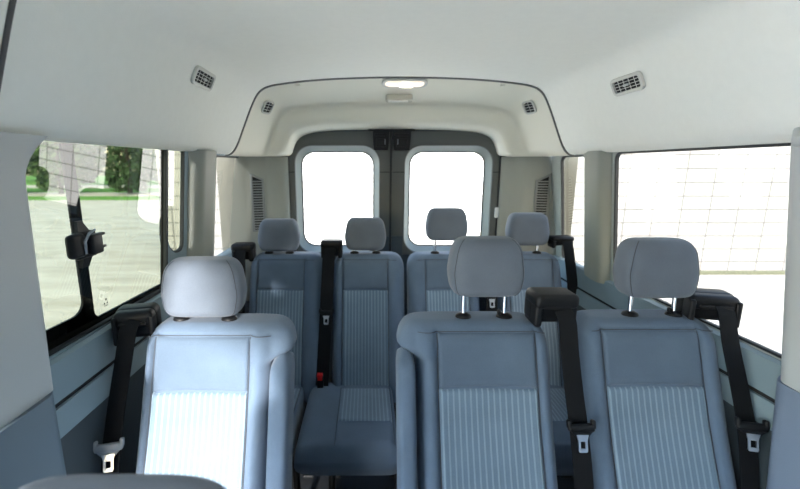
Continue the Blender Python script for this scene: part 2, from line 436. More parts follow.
# rear doors --------------------------------------------------------------
DY = 2.315
def door(s, name, label):
    x0, x1 = (-.612, -.0235) if s < 0 else (-.0165, .602)
    wx0, wx1 = (-.53, -.117) if s < 0 else (.091, .522)
    if s < 0: outer = rrect(x0, .12, x1, 1.652, (.02, .0, .0, .10), 8)
    else: outer = rrect(x0, .12, x1, 1.652, (.0, .02, .10, .0), 8)
    big = rrect(wx0 - .036, .945, wx1 + .036, 1.566, (.10, .10, .10, .10), 8)
    sml = rrect(wx0, .984, wx1, 1.529, (.075, .075, .075, .075), 8)
    d = panel(name, outer, [big], .03, lambda a, b, c: (a, DY + c, b), M['door'], bevel=.006)
    struct(d, label)
    ring(big, inset(sml, 0), lambda a, b: (a, DY - .012, b), lambda a, b: (a, DY + .035, b), 'window_surround', M['reveal'], d)
    panel('window_glass', inset(sml, -.01), [], 0, lambda a, b, c: (a, DY + .04 + c, b), M['glass_clear'], d)
    panel('window_seal', inset(sml, -.014), [inset(sml, .004)], .006, lambda a, b, c: (a, DY + .036 + c, b), M['rubber'], d)
    # darker lower lining and parting line
    lo = [(x0 + .004, .14), (x1 - .004, .14), (x1 - .004, 1.05), (wx1 + .04, 1.05), (wx1 + .04, .94), (wx0 - .04, .94), (wx0 - .04, 1.05), (x0 + .004, 1.05)]
    panel('lower_lining', lo, [], .012, lambda a, b, c: (a, DY - .018 + c, b), M['door_low'], d)
    mb = MB()
    for a, b in ((x0 + .006, wx0 - .034), (wx1 + .034, x1 - .004)):
        mb.rbox(((a + b) / 2, DY - .0155, 1.416), (b - a, .003, .0035), 0)
    mb.build('parting_line', M['slot'], d, smooth=False)
    # latch block at the top of the meeting edge
    cx = -.078 if s < 0 else .036
    mb = MB(); w = .088 if s < 0 else .098
    mb.loft([[(cx + sx * w / 2 * q, yy, z) for sx, yy in ((-1, DY - .014), (1, DY - .014), (1, DY - .05), (-1, DY - .05))] for z, q in ((1.535, .86), (1.56, .93), (1.60, 1.0), (1.64, 1.0))])
    mb.rbox((cx, DY - .052, 1.575), (w * .6, .01, .045), .004)
    mb.rbox((cx, DY - .053, 1.618), (w * .8, .01, .014), .003)
    lb = mb.build('door_latch', M['black'], d)
    mb = MB(); mb.rbox((cx + s * -.022, DY - .058, 1.58), (.004, .004, .03), .001); mb.build('latch_pin', M['greyplastic'], lb)
    return d
d1 = door(-1, 'door_1', 'left rear door with a rounded window')
d2 = door(1, 'door_2', 'right rear door with a rounded window')
mb = MB(); mb.rbox((-.02, DY - .002, .88), (.012, .04, 1.53), .003)
struct(mb.build('trim_10', M['rubber']), 'black rubber seal between the rear doors')
mb = MB(); mb.rbox((-.02, DY - .03, 1.643), (.26, .03, .012), .004); struct(mb.build('trim_11', M['black']), 'black striker plate above the rear doors')
# black seal around the door opening
oo = rrect(-.632, .08, .622, 1.668, (.02, .02, .12, .12), 10); oi = rrect(-.604, .11, .594, 1.645, (.02, .02, .10, .10), 10)
struct(panel('trim_12', oo, [oi], .02, lambda a, b, c: (a, DY - .012 + c, b), M['rubber'], bevel=.004), 'black seal round the rear doors')
# unseen side door header, shaped to keep sun off the rear seats
hp = [(-.96, 1.69), (-.5, 1.67), (-.38, 1.61), (-.28, 1.54), (-.2, 1.49), (-.12, 1.45), (-.04, 1.39), (.03, 1.33), (.1, 1.27), (.25, 1.19), (.46, 1.10), (.56, 1.05), (.60, .95), (.66, .95), (.66, 1.75), (-.96, 1.75)]
struct(panel('sun_mask_header', hp, [], .03, lambda a, b, c: (-.90 + c, a, b), M['pillar']), 'side door header shaped to keep sun off the rear seats')
# unseen panel added behind the camera, notched to steer the sun
struct(panel('sun_mask_front', [(-.92, -.04), (.92, -.04), (.92, 1.60), (.66, 1.86), (-.66, 1.86), (-.92, 1.64), (-.92, 1.47), (-.78, 1.42), (-.705, 1.36), (-.705, .52), (-.72, .50), (-.92, .50)], [], .03, lambda a, b, c: (a, -.96 + c, b), M['trim']), 'added front panel notched to let sun onto the left seat')
# outer rear wall strips beside/below the doors
struct(panel('wall_rear', [(-.92, -.04), (.92, -.04), (.92, 1.60), (.66, 1.72), (-.66, 1.72), (-.92, 1.60)], [rrect(-.60, .13, .59, 1.64, .09)], .03, lambda a, b, c: (a, DY + .05 + c, b), M['door']), 'van body round the rear doors')

# little pull clips on door posts
mb = MB(); mb.rbox((.583, 2.272, 1.19), (.022, .012, .06), .006); t = mb.build('door_release', M['pillar'], org=(.583, 2.272, 1.19)); tag(t, 'small pale release tab on the right rear door post', 'release tab')

# ------------------------------------------------------------------ seats
TL = math.tan(math.radians(20))
def yf(z): return -(1.05 - z) * TL            # front plane of the backrest in seat space

def surf_y(x, z, wl_, wr_, ph):
    """front surface of a backrest in seat space"""
    w = wr_ if x > 0 else wl_
    a = abs(x)
    y = yf(z)
    b = (a - ph) / max(w - ph, .01)
    if b > 0: y -= .020 * math.sin(min(b, 1) * PI) ** .8 * sstep(1.06, .98, z)     # bolster
    y += .007 * math.exp(-((a - ph) / .006) ** 2) * sstep(1.045, 1.01, z)          # seam valley
    y += .004 * math.exp(-((z - 1.022) / .005) ** 2) * (1 if a < ph + .01 else .3)
    if a < ph: y += .010 * (1 - (a / ph) ** 2) * sstep(1.03, .9, z)
    y -= .012 * math.exp(-((z - .62) / .12) ** 2)                                    # lumbar
    return y

def make_seat(xc, yr, label, dz=0., ph=.128, bl=.05, br=.05, arm=None, head_z=.045, cush=(.20, .20), detail=True, group=None, head_tilt=0., post=.06, ztop=1.046, hx=0., hw=1.):
    root = empty('van_seat', (xc, yr, dz), label, 'seat', group)
    def LR(z):
        L, R = ph + bl, ph + br
        if arm == 'L': L += .052 * sstep(.945, .985, z)
        if arm == 'R': R += .060 * sstep(.945, .985, z)
        return L, R
    # --- backrest shell
    n, rows = 120, 84; loops = []
    zs = [.40 + (ztop - .03 - .40) * k / (rows - 9) for k in range(rows - 8)]
    zs += [ztop - .03 + .03 * math.sin(PI / 2 * k / 8) for k in range(1, 9)]
    for z in zs:
        q = max(0, (z - (ztop - .075)) / .075); sh = 1 - math.sqrt(max(0, 1 - q ** 2.4))
        q2 = max(0, (z - (ztop - .03)) / .03); dsh = 1 - math.sqrt(max(0, 1 - q2 ** 2))
        L, R = LR(z)
        Lw, Rw = L - sh * .06, R - sh * .06
        lp = []
        d = .105
        for j in range(n):
            a = 2 * PI * j / n
            cx_, sy_ = sq(math.cos(a), .42), sq(math.sin(a), .42)
            x = cx_ * (Rw if cx_ > 0 else Lw)
            fr = max(0, -sy_)
            yb = yf(z) + d / 2 + .01
            y = yb + sy_ * d / 2 * (1 - dsh * .55)
            if sy_ < 0: y += (surf_y(x, min(z, 1.06), ph + bl, ph + br, ph) - yf(z) - .01) * fr ** 2 
            lp.append((x, y, z))
        loops.append(lp)
    mb = MB(); mb.loft(loops); back = mb.build('backrest', M['cloth'], root, angle=None)
    # --- centre panels
    def pad(name, z0, z1, mat, hw, lift=.0045, rim=.007):
        nx, nz = 26, max(10, int((z1 - z0) / .012)); v = []; f = []
        for k in range(nz + 1):
            for i in range(nx + 1):
                # tighter spacing at the edges
                u = -math.cos(PI * i / nx); w_ = -math.cos(PI * k / nz)
                x = u * hw; z = (z0 + z1) / 2 + w_ * (z1 - z0) / 2
                ex = (1 - abs(u)) * hw; ez = (1 - abs(w_)) * (z1 - z0) / 2
                e = min(1, min(ex, ez) / .010); e = math.sqrt(max(0, 1 - (1 - e) ** 2))
                base = surf_y(x * .93, z, ph + bl, ph + br, ph)
                v.append((x, base - lift + (1 - e) * (rim + lift), z))
        for k in range(nz):
            for i in range(nx):
                a = k * (nx + 1) + i; f.append((a, a + 1, a + nx + 2, a + nx + 1))
        return pyd(name, v, f, mat, root)
    if detail or True:
        # stitched seams: along the panel edges, over the top, and across under the top band
        mb = MB()
        for sg in (-1, 1):
            xs = sg * (ph + .001); pts = [(xs, surf_y(xs, z, ph + bl, ph + br, ph) - .0005, z) for z in [.44 + .02 * k for k in range(30)]]
            pts = [(x, y - .0022 - (.0022 if arm and sg == (-1 if arm == 'L' else 1) else 0) * sstep(.92, .95, z), z) for x, y, z in pts]
            mb.tube(pts, .0013, 6)
        l_, r_ = LR(1.0245); xs0, xs1 = -(ph + (l_ - ph) * .5), ph + (r_ - ph) * .5
        pts = []
        for k in range(41):
            x = xs0 + (xs1 - xs0) * k / 40; pts.append((x, surf_y(x, 1.0245, ph + bl, ph + br, ph) - .0028, 1.0245))
        mb.tube(pts, .0013, 6)
        mb.build('seam', M['thread'], back)
    pad('upper_panel', .884, 1.022, M['cloth_in'], ph)
    st = pad('striped_insert', .43, .883, M['cloth_str'], ph, .006)
    # --- headrest
    hr = MB(); loops = []; hz0 = 1.06 + head_z; H = .158
    for k in range(25):
        t = k / 24; tt = .5 - .5 * math.cos(PI * t); z = hz0 + H * tt
        e0 = math.sqrt(max(0, 1 - max(0, 1 - tt / .16) ** 2)); e1 = math.sqrt(max(0, 1 - max(0, (tt - .72) / .28) ** 2.2))
        w = (.093 + .013 * math.sin(min(1, tt / .55) * PI / 2) - .016 * max(0, tt - .4) / .6) 
        w *= hw * (.80 + .20 * e0) * (.70 + .30 * e1)
        dd = .052 * (.55 + .45 * e0) * (.35 + .65 * e1)
        lp = []
        for j in range(48):
            a = 2 * PI * j / 48
            x = sq(math.cos(a), .5) * w; y = sq(math.sin(a), .62) * dd
            lp.append((hx + x, .05 + y + (z - hz0) * .10 + head_tilt * (z - hz0), z))
        loops.append(lp)
    hr.loft(loops); head = hr.build('headrest', M['cloth_head'], root, angle=None)
    if detail:
        for s in (-1, 1):
            mb = MB(); path = []
            for k in range(2, 23):
                lp = loops[k]; j = (36 + s * 7) % 48
                p = lp[j]; path.append((p[0], p[1] - .0004, p[2]))
            mb.tube(path, .0012, 6); mb.build('seam', M['thread'], head)
    for s in (-1, 1):
        mb = MB(); mb.tube([(hx + s * post, .044, 1.02), (hx + s * post, .050, hz0 + .03)], .0062, 14); mb.build('headrest_post', M['chrome'], root)
        mb = MB()
        lps = []
        for (z, r) in ((1.045, .019), (1.064, .0195), (1.069, .0175), (1.072, .012), (1.074, .0085)):
            lps.append([(hx + s * post + r * 1.15 * math.cos(a), .045 + r * .95 * math.sin(a), z + ztop - 1.062) for a in [2 * PI * k / 20 for k in range(20)]])
        mb.loft(lps)
        if s > 0 and detail: mb.rbox((hx + s * post - .017, .040, 1.078 + ztop - 1.062), (.009, .012, .014), .003)
        mb.build('post_guide', M['black'], root)
    # --- folded armrest
    if arm:
        s = -1 if arm == 'L' else 1
        xa = s * (ph + (bl if s < 0 else br) + .031); ww = .025 if s < 0 else .029
        ls = []
        for k in range(26):
            t = k / 25; z = .45 + (.972 - .45) * t
            e = math.sqrt(max(0, 1 - max(0, (t - .92) / .08) ** 2)); e0 = math.sqrt(max(0, 1 - max(0, (.05 - t) / .05) ** 2))
            ee = .25 + .75 * min(e, e0)
            ls.append([(xa + sq(math.cos(a), .55) * ww * ee, yf(z) + .028 + sq(math.sin(a), .55) * .058 * ee, z) for a in [2 * PI * j / 32 for j in range(32)]])
        mb = MB(); mb.loft(ls); mb.build('armrest', M['cloth'], root, angle=None)
    # --- cushion
    cl, cr = cush; yb = yf(.45) + .03; yf_ = yb - .45
    ls = []
    for k in range(31):
        t = k / 30; y = yb + (yf_ - yb) * t
        e = math.sqrt(max(0, 1 - max(0, (t - .93) / .07) ** 2)); e = .25 + .75 * e
        zc, hh = .385, .082
        lp = []
        for j in range(48):
            a = 2 * PI * j / 48; cx_ = sq(math.cos(a), .35); sz = sq(math.sin(a), .45)
            x = cx_ * (cr if cx_ > 0 else cl)
            z = zc + sz * (hh * e if sz > 0 else .045)
            if sz > 0:
                z += .012 * sstep(.6, .95, abs(x) / max(.01, (cr if x > 0 else cl))) * sz + .004 * math.sin(t * PI)
                z -= .006 * math.exp(-((abs(x) - ph) / .006) ** 2)
            lp.append((x, y - (.0 if sz > 0 else 0) + (.012 if t > .9 and sz < 0 else 0), z))
        ls.append(lp)
    mb = MB(); mb.loft(ls); mb.build('cushion', M['cloth'], root, angle=None)
    v = []; f = []; nx, ny = 20, 20; y0, y1 = yb - .055, yb - .30
    for k in range(ny + 1):
        for i in range(nx + 1):
            u = -math.cos(PI * i / nx); w_ = -math.cos(PI * k / ny)
            ex = (1 - abs(u)) * ph; ey = (1 - abs(w_)) * .122; e = min(1, min(ex, ey) / .01); e = math.sqrt(max(0, 1 - (1 - e) ** 2))
            y = (y0 + y1) / 2 + w_ * (y0 - y1) / 2; t = (yb - y) / .45
            v.append((u * ph, y, .385 + .082 + .004 * math.sin(t * PI) + .004 - (1 - e) * .010))
    for k in range(ny):
        for i in range(nx):
            a = k * (nx + 1) + i; f.append((a, a + 1, a + nx + 2, a + nx + 1))
    for sg in (-1, 1):
        mb = MB(); mb.tube([(sg * (ph + .002), yb - .05 - .385 * k / 12, .385 + .082 + .004 * math.sin(PI * (.11 + .86 * k / 12)) + .0005) for k in range(13)], .0016, 6)
        mb.build('cushion_seam', M['thread'], root)
    pyd('cushion_insert', v, f, M['cloth_str'], root)
    # --- base
    mb = MB(); mb.rbox((0, yb - .20, .322), (cl + cr - .08, .34, .03), .006)
    mb.build('seat_base', M['frame'], root)
    for s in (-1, 1):
        for dy in (-.33, -.06):
            mb = MB(); mb.tube([(s * (ph + .02), yb + dy, .315), (s * (ph + .03), yb + dy - .01, .012 - dz)], .014, 12); mb.rbox((s * (ph + .03), yb + dy - .01, .008 - dz), (.05, .06, .016), .004)
            mb.build('leg', M['frame'], root)
    return root

FY, RY = 1.03, 1.93
G1 = 'seats of the row nearest the camera'; G2 = 'seats of the rear row'
make_seat(-.602, FY, 'single blue grey seat on the left with low headrest and folded armrest', -.028, bl=.036, br=.056, arm='R', ztop=1.051, head_z=.007, cush=(.17, .20), group=G1, post=.068, hx=-.012, hw=1.10)
make_seat(.168, FY, 'blue grey middle foreground seat with folded armrest and headrest raised on chrome posts', -.016, .132, bl=.055, br=.046, arm='L', head_z=.054, cush=(.20, .20), group=G1, post=.058, hx=.008)
make_seat(.612, FY, 'blue grey seat at far right foreground beside the large right window', -.010, .130, bl=.064, br=.064, head_z=.044, cush=(.20, .20), group=G1, post=.062, hx=.040)
make_seat(-.577, RY, 'rear row seat at far left, its lower half hidden by the single seat', -.028, .114, bl=.045, br=.10, head_z=.0, cush=(.185, .130), group=G2, detail=False, post=.052, hx=-.020)
make_seat(-.163, RY, 'rear row seat left of the door split with its striped cushion in view', -.028, .110, bl=.05, br=.083, head_z=.006, cush=(.262, .128), group=G2, detail=False, post=.055, hx=0)
make_seat(.238, RY, 'rear row seat right of the door split with headrest raised high against the door window', -.028, .106, bl=.085, br=.055, head_z=.054, cush=(.19, .19), group=G2, detail=False, post=.055, hx=.005)
make_seat(.650, RY, 'rear row seat at far right beside the pillar vent', -.028, .108, bl=.06, br=.05, head_z=.030, cush=(.19, .15), group=G2, detail=False, post=.052)
# foreground front seat whose headrest just enters the frame
make_seat(-.392, .245, 'front seat at bottom left of which only the blurred headrest top shows', -.034, head_z=-.028, hw=1.22, cush=(.2, .2), detail=False, ztop=1.035)

# ------------------------------------------------------------------ seat belts
def smooth_path(pts, n=8):
    P = [Vector(p) for p in pts]; out = []
    for i in range(len(P) - 1):
        p0, p1, p2, p3 = P[max(i - 1, 0)], P[i], P[i + 1], P[min(i + 2, len(P) - 1)]
        for k in range(n):
            t = k / n; out.append(.5 * (2 * p1 + (p2 - p0) * t + (2 * p0 - 5 * p1 + 4 * p2 - p3) * t * t + (3 * p1 - p0 - 3 * p2 + p3) * t ** 3))
    out.append(P[-1]); return out

def belt(label, hc, hs, path, tong=None, width=.044, style='hood', group='seat belts', tyaw=0., grey=False, wd=(1, 0, 0)):
    """hc/hs: housing centre and size; path of the webbing; tong: point of the tongue"""
    org = tuple(hc); root = empty('seat_belt', org, label, 'seat belt', group)
    mb = MB()
    R = Matrix.Rotation(tyaw, 3, 'Z')
    def hb(c, s_, r): mb.rbox(tuple(Vector(hc) + R @ Vector(c)), s_, r, 4, R)
    if style == 'hood':
        hb((0, .012, 0), (hs[0], hs[1] - .02, hs[2]), .016)
        hb((0, -.006, hs[2] * .28), (hs[0] * 1.02, hs[1], hs[2] * .46), .014)
        hb((-hs[0] * .40, -.004, -.012), (hs[0] * .18, hs[1] * .9, hs[2] * .8), .008)
        hb((hs[0] * .40, -.004, -.012), (hs[0] * .18, hs[1] * .9, hs[2] * .8), .008)
    else:
        hb((0, .02, 0), (hs[0], hs[1], hs[2]), .02)
        hb((0, -.012, hs[2] * .22), (hs[0] * .94, hs[1] * .7, hs[2] * .5), .016)
        hb((-hs[0] * .42, -.02, -.01), (hs[0] * .12, hs[1] * .6, hs[2] * .9), .006)
        hb((hs[0] * .42, -.02, -.01), (hs[0] * .12, hs[1] * .6, hs[2] * .9), .006)
    h = mb.build('belt_guide', M['black'], root, org=org)
    mb = MB(); mb.rbox(tuple(Vector(hc) + R @ Vector((0, -hs[1] / 2 + (.0 if style == 'hood' else -.006), hs[2] * .12))), (hs[0] * .62, .008, .009), .003, 3, R)
    mb.build('guide_slot', M['slot'], h, org=org)
    mb = MB(); mb.ribbon(smooth_path(path), width, .0028, wd); mb.build('webbing', M['webbing'], root, angle=30, org=org)
    if tong:
        T = Vector(tong); ax = Vector((0, -.25, -1)).normalized() if not isinstance(tong, tuple) or len(tong) == 3 else None
        lean = math.atan(.30); RT = Matrix.Rotation(tyaw, 3, 'Z') @ Matrix.Rotation(-lean, 3, 'X')
        def tp(x, y, z): return tuple(T + RT @ Vector((x, y, z)))
        mb = MB()
        mb.rbox(tp(0, -.004, 0), (.066, .016, .020), .006, 3, RT)
        mb.rbox(tp(-.030, -.004, .008), (.010, .015, .022), .004, 3, RT); mb.rbox(tp(.030, -.004, .008), (.010, .015, .022), .004, 3, RT)
        mb.loft([[tp(x, y, -.008) for x, y in ((-.027, -.009), (.027, -.009), (.027, .003), (-.027, .003))], [tp(x, y, -.022) for x, y in ((-.015, -.008), (.015, -.008), (.015, .002), (-.015, .002))]])
        tg = mb.build('tongue', M['greyplastic'] if grey else M['black'], root, org=org)
        panel_pts = [(-.015, -.016), (-.0115, -.030), (-.0115, -.054), (-.009, -.058), (.009, -.058), (.0115, -.054), (.0115, -.030), (.015, -.016)]
        hole = [(-.0060, -.032), (-.0060, -.049), (.0060, -.049), (.0060, -.032)]
        pl = panel('tongue_plate', panel_pts, [hole], .003, lambda a, b, c: tuple(Vector(tp(a, -.008 + c, b)) - Vector(org)), M['steel'], tg)
    return root

# front left (outer shoulder of the single seat)
belt('black seat belt with grey tongue hanging beside the single left seat', (-.802, 1.062, 1.018), (.108, .07, .088),
     [(-.790, 1.025, 1.040), (-.796, 1.008, 1.015), (-.806, .985, .93), (-.813, .945, .82), (-.810, .905, .735), (-.806, .880, .66), (-.80, .865, .52), (-.80, .86, .40)],
     (-.808, .896, .752), style='wall', tyaw=.25, grey=True, width=.046)
# centre, over the shoulder of the middle seat
belt('black seat belt hanging between the middle and right foreground seats', (.352, 1.055, 1.070), (.115, .085, .088),
     [(.366, 1.012, 1.075), (.374, .996, 1.045), (.377, .975, .97), (.379, .935, .87), (.381, .905, .80), (.385, .872, .70), (.388, .85, .60), (.39, .84, .45)],
     (.380, .896, .808), style='hood', width=.047)
# front right
belt('black seat belt hanging beside the large right window', (.806, 1.075, 1.062), (.130, .07, .082),
     [(.812, 1.035, 1.078), (.814, 1.020, 1.055), (.816, .995, .98), (.812, .945, .88), (.806, .905, .80), (.804, .875, .70), (.802, .855, .60), (.80, .84, .45)],
     (.804, .894, .812), style='wall', tyaw=-.22, width=.046)
# rear row
belt('black seat belt on the outer shoulder of the far left rear seat', (-.772, 1.965, 1.030), (.105, .08, .085),
     [(-.775, 1.92, 1.045), (-.776, 1.908, 1.01), (-.772, 1.885, .93), (-.770, 1.84, .80), (-.765, 1.78, .6)], None, width=.05)
belt('black seat belt hanging between the two left rear seats', (-.330, 1.955, 1.050), (.105, .08, .085),
     [(-.338, 1.912, 1.06), (-.340, 1.90, 1.03), (-.345, 1.875, .93), (-.350, 1.835, .80), (-.355, 1.785, .66), (-.362, 1.74, .52), (-.366, 1.71, .44)],
     (-.349, 1.812, .765), width=.060)
belt('black seat belt at far right of the rear row', (.805, 1.955, 1.085), (.105, .07, .05),
     [(.818, 1.92, 1.092), (.824, 1.906, 1.06), (.832, 1.885, .98), (.836, 1.85, .87), (.832, 1.80, .70), (.825, 1.76, .5)], None, width=.05)
belt('black seat belt between the right rear seats, mostly behind the raised headrest', (.448, 1.955, 1.030), (.10, .08, .08),
     [(.444, 1.912, 1.04), (.444, 1.90, 1.01), (.444, 1.875, .93), (.444, 1.835, .82), (.444, 1.785, .66), (.444, 1.72, .44)],
     (.444, 1.842, .838), width=.055)
# red buckle on the left rear bench
mb = MB(); bo = (-.372, 1.70, .468)
mb.rbox(bo, (.03, .022, .07), .006); bk = mb.build('belt_buckle', M['black'], org=bo); tag(bk, 'black buckle with red button between the left rear cushions', 'buckle')
mb = MB(); mb.rbox((bo[0], bo[1] - .006, bo[2] + .036), (.026, .020, .014), .003); mb.rbox((bo[0], bo[1] - .012, bo[2] + .022), (.022, .004, .022), .002)
rb = mb.build('release_button', M['red'], bk, org=bo); rb['label'] = 'red release button'

# ------------------------------------------------------------------ vents and lamps on the headliner
def frame_at(p, nrm, up):
    n = Vector(nrm).normalized(); u = Vector(up); u = (u - n * u.dot(n)).normalized(); r = u.cross(n)
    return lambda a, b, c: tuple(Vector(p) + r * a + u * b + n * c)

def head_pt(x):
    """point and inward normal on the front headliner profile at |x|"""
    for i in range(len(A0) - 1):
        if A0[i][0] <= x <= A0[i + 1][0]:
            t = (x - A0[i][0]) / (A0[i + 1][0] - A0[i][0]); z = A0[i][1] + t * (A0[i + 1][1] - A0[i][1])
            d = Vector((A0[i + 1][0] - A0[i][0], 0, A0[i + 1][1] - A0[i][1])).normalized()
            return z, Vector((d.z, 0, -d.x))
def vent(name, p, nrm, up, w, h, nl, nc, label, cat='air vent', group='ceiling air vents', mat='vent'):
    root = empty(name, tuple(p), label, cat, group)
    F0 = frame_at((0, 0, 0), nrm, up)
    r = h * .28; fb = h * (.14 if w > .1 else .08)
    panel('vent_frame', rrect(-w / 2, -h / 2, w / 2, h / 2, r), [rrect(-w / 2 + fb, -h / 2 + fb, w / 2 - fb, h / 2 - fb, r * .6)], .010, lambda a, b, c: F0(a, b, c + .002), M[mat], root, bevel=.0015)
    panel('vent_backing', rrect(-w / 2 + .002, -h / 2 + .002, w / 2 - .002, h / 2 - .002, r), [], .002, lambda a, b, c: F0(a, b, c - .001), M['slot'], root)
    ih, iw = h - 2 * fb, w - 2 * fb
    for k in range(1, nl):
        b0 = -ih / 2 + ih * k / nl; mb = MB()
        mb.loft([[F0(sx * iw / 2, b0 - .0009, .0015), F0(sx * iw / 2, b0 + .0009, .0015), F0(sx * iw / 2, b0 + .0009, .0035), F0(sx * iw / 2, b0 - .0009, .0035)] for sx in (-1, 1)])
        mb.build('vent_slat', M[mat], root)
    for k in range(1, nc):
        a0 = -iw / 2 + iw * k / nc; mb = MB()
        mb.loft([[F0(a0 - .0006, sx * ih / 2, .0012), F0(a0 + .0006, sx * ih / 2, .0012), F0(a0 + .0006, sx * ih / 2, .003), F0(a0 - .0006, sx * ih / 2, .003)] for sx in (-1, 1)])
        mb.build('vent_divider', M[mat], root)
    if nc > 2:
        mb = MB(); q = [F0(a, b, .006) for a, b in rrect(-w * .09, -h * .07, w * .09, h * .07, h * .05, 3)]; q2 = [F0(a, b, .0095) for a, b in rrect(-w * .08, -h * .06, w * .08, h * .06, h * .05, 3)]
        mb.loft([q, q2]); mb.build('vent_tab', M['pillar'], root)
    return root
def side_vent(s, xa, y, w, h, label):
    z, n = head_pt(xa); n = Vector((n.x * s, 0, n.z))
    if n.dot(Vector((-s, 0, -1))) < 0: n = -n
    vent('air_vent', Vector((s * xa, y, z)) + n * .003, n, (0, 0, 1) , w, h, 4, 5, label)
side_vent(-1, .692, 1.385, .150, .056, 'large oblong air vent in the left side of the headliner')
side_vent(1, .700, 1.385, .150, .056, 'large oblong air vent in the right side of the headliner')

def rear_surf(i_frac, u):
    """point and inward normal on the rear headliner; i_frac along the arch, u along the bowl profile"""
    def P(f, uu):
        k = f * (N - 1); i = min(int(k), N - 2); t = k - i
        a = [A0r[i][q] * (1 - t) + A0r[i + 1][q] * t for q in (0, 1)]; b = [A1[i][q] * (1 - t) + A1[i + 1][q] * t for q in (0, 1)]
        yy, e = bowl(uu)
        return Vector((a[0] * (1 - e) + b[0] * e, SEAM + yy, a[1] * (1 - e) + b[1] * e))
    if i_frac in (-1, 1):        # on a side: the place at height 1.735
        s_ = i_frac; i_frac = min([.5 + s_ * k / 1000 for k in range(150, 400)], key=lambda f: abs(P(f, u).z - 1.735))
    p = P(i_frac, u); du = P(i_frac, u + .02) - p; df = P(i_frac + .004, u) - p
    n = du.cross(df).normalized()
    if n.dot(Vector((0, 1.2, 1.2)) - p) < 0: n = -n
    return p, n, du
for s, fr, uu, lab in ((-1, -1, .10, 'small square air vent in the left side of the rear headliner'), (1, 1, .10, 'small square air vent in the right side of the rear headliner')):
    p, n, du = rear_surf(fr, uu)
    vent('air_vent', p + n * .003, n, (0, 0, 1), .072, .066, 4, 2, lab)
# dome lamp
p, n, du = rear_surf(.5 + .0035, .036)
lampr = empty('dome_lamp', tuple(p), 'lit oblong dome lamp at the middle of the rear headliner', 'lamp')
F1 = frame_at((0, 0, 0), n, (0, -1, -.05))
panel('lamp_bezel', rrect(-.105, -.034, .105, .034, .030), [rrect(-.094, -.026, .094, .026, .024)], .014, lambda a, b, c: F1(a, b, c + .002), M['vent'], lampr, bevel=.003)
mb = MB(); q0 = rrect(-.096, -.028, .096, .028, .025)
mb.loft([[F1(a, b, -.002) for a, b in q0], [F1(a, b, .006) for a, b in q0], [F1(a * .9, b * .8, .012) for a, b in q0], [F1(a * .5, b * .4, .015) for a, b in q0]])
lens = mb.build('lamp_lens', M['lamp'], lampr)
mb = MB(); q0 = rrect(-.026, -.018, .040, .018, .016); mb.loft([[F1(a, b, .010) for a, b in q0], [F1(a, b, .0165) for a, b in q0]]); mb.build('lit_bulb', M['bulb'], lens)
# small sensor box behind it
p, n, du = rear_surf(.5 + .001, .165)
F2 = frame_at((0, 0, 0), n, (0, 0, 1)); bxr = empty('sensor_box', tuple(p), 'small cream sensor box behind the dome lamp', 'sensor box')
mb = MB(); q0 = rrect(-.068, -.018, .068, .018, .012)
mb.loft([[F2(a, b, -.004) for a, b in q0], [F2(a, b, .020) for a, b in q0], [F2(a * .96, b * .85, .027) for a, b in q0]]); mb.build('box_body', M['box'], bxr)
mb = MB(); q0 = rrect(-.055, -.009, .045, .007, .005); mb.loft([[F2(a, b, .024) for a, b in q0], [F2(a, b, .030) for a, b in q0]]); mb.build('box_lens', M['lens'], bxr)
# small clips under the seam
for s in (-1, 1):
    i = min(range(N), key=lambda k: abs(A0[k][0] - s * .47)); x, z = A0[i]
    mb = MB(); mb.rbox((x, SEAM + .03, z - .012), (.022, .022, .012), .005); c = mb.build('trim_clip', M['headliner_rear'], org=(x, SEAM + .03, z - .012))
    tag(c, 'tiny cream clip under the headliner seam on the ' + ('left' if s < 0 else 'right'), 'clip', 'headliner clips')

# louvred pillar vents beside the rear doors
for s in (-1, 1):
    cx = .752 if s < 0 else .800; cz = 1.25
    yv = 2.200 - (.752 - cx) * 0
    nrm = Vector((-s * .22, -1, 0))
    y_at = lambda ax: (2.185 + (2.215 - 2.185) * ((.822 if s < 0 else .86) - .012 - ax) / ((.822 if s < 0 else .86) - .012 - .715))
    root = empty('pillar_vent', (s * cx, y_at(cx) - .002, cz), 'louvred upright air vent in the %s rear pillar' % ('left' if s < 0 else 'right'), 'air vent', 'louvred pillar vents')
    dydx = s * (2.185 - 2.215) / (((.822 if s < 0 else .86) - .012) - .715)
    F3 = lambda a, b, c: (a, a * s * dydx * s + c, b)
    w, h = (.052, .30) if s < 0 else (.058, .30)
    o = [(-w / 2, -h / 2), (w / 2, -h / 2), (w / 2, h / 2), (-w / 2, h / 2)]
    # top edge slopes down towards the door
    if s < 0: o[2] = (w / 2, h / 2 - .025)
    else: o[3] = (-w / 2, h / 2 - .03)
    panel('vent_backing', o, [], .004, lambda a, b, c: F3(a, b, c), M['slot'], root)
    panel('vent_frame', inset(o, -.006), [inset(o, .001)], .010, lambda a, b, c: F3(a, b, c - .003), M['vent_grey'], root, bevel=.002)
    for k in range(19):
        zz = -h / 2 + .012 + k * (h - .045) / 18; mb = MB()
        mb.loft([[F3(sx * w / 2 * .98, zz - .002, -.003), F3(sx * w / 2 * .98, zz + .004, -.003), F3(sx * w / 2 * .98, zz + .001, -.009), F3(sx * w / 2 * .98, zz - .003, -.009)] for sx in (-1, 1)])
        mb.build('vent_slat', M['vent_grey'], root)
# grip on the upper right pillar
mb = MB(); mb.tube([(.800, .70, 1.530), (.772, .73, 1.505), (.760, .80, 1.500), (.768, .88, 1.503), (.800, .91, 1.530)], .014, 12)
g = mb.build('grab_handle', M['pillar'], org=(.77, .81, 1.51)); tag(g, 'pale grab handle above the right foreground pillar', 'handle')

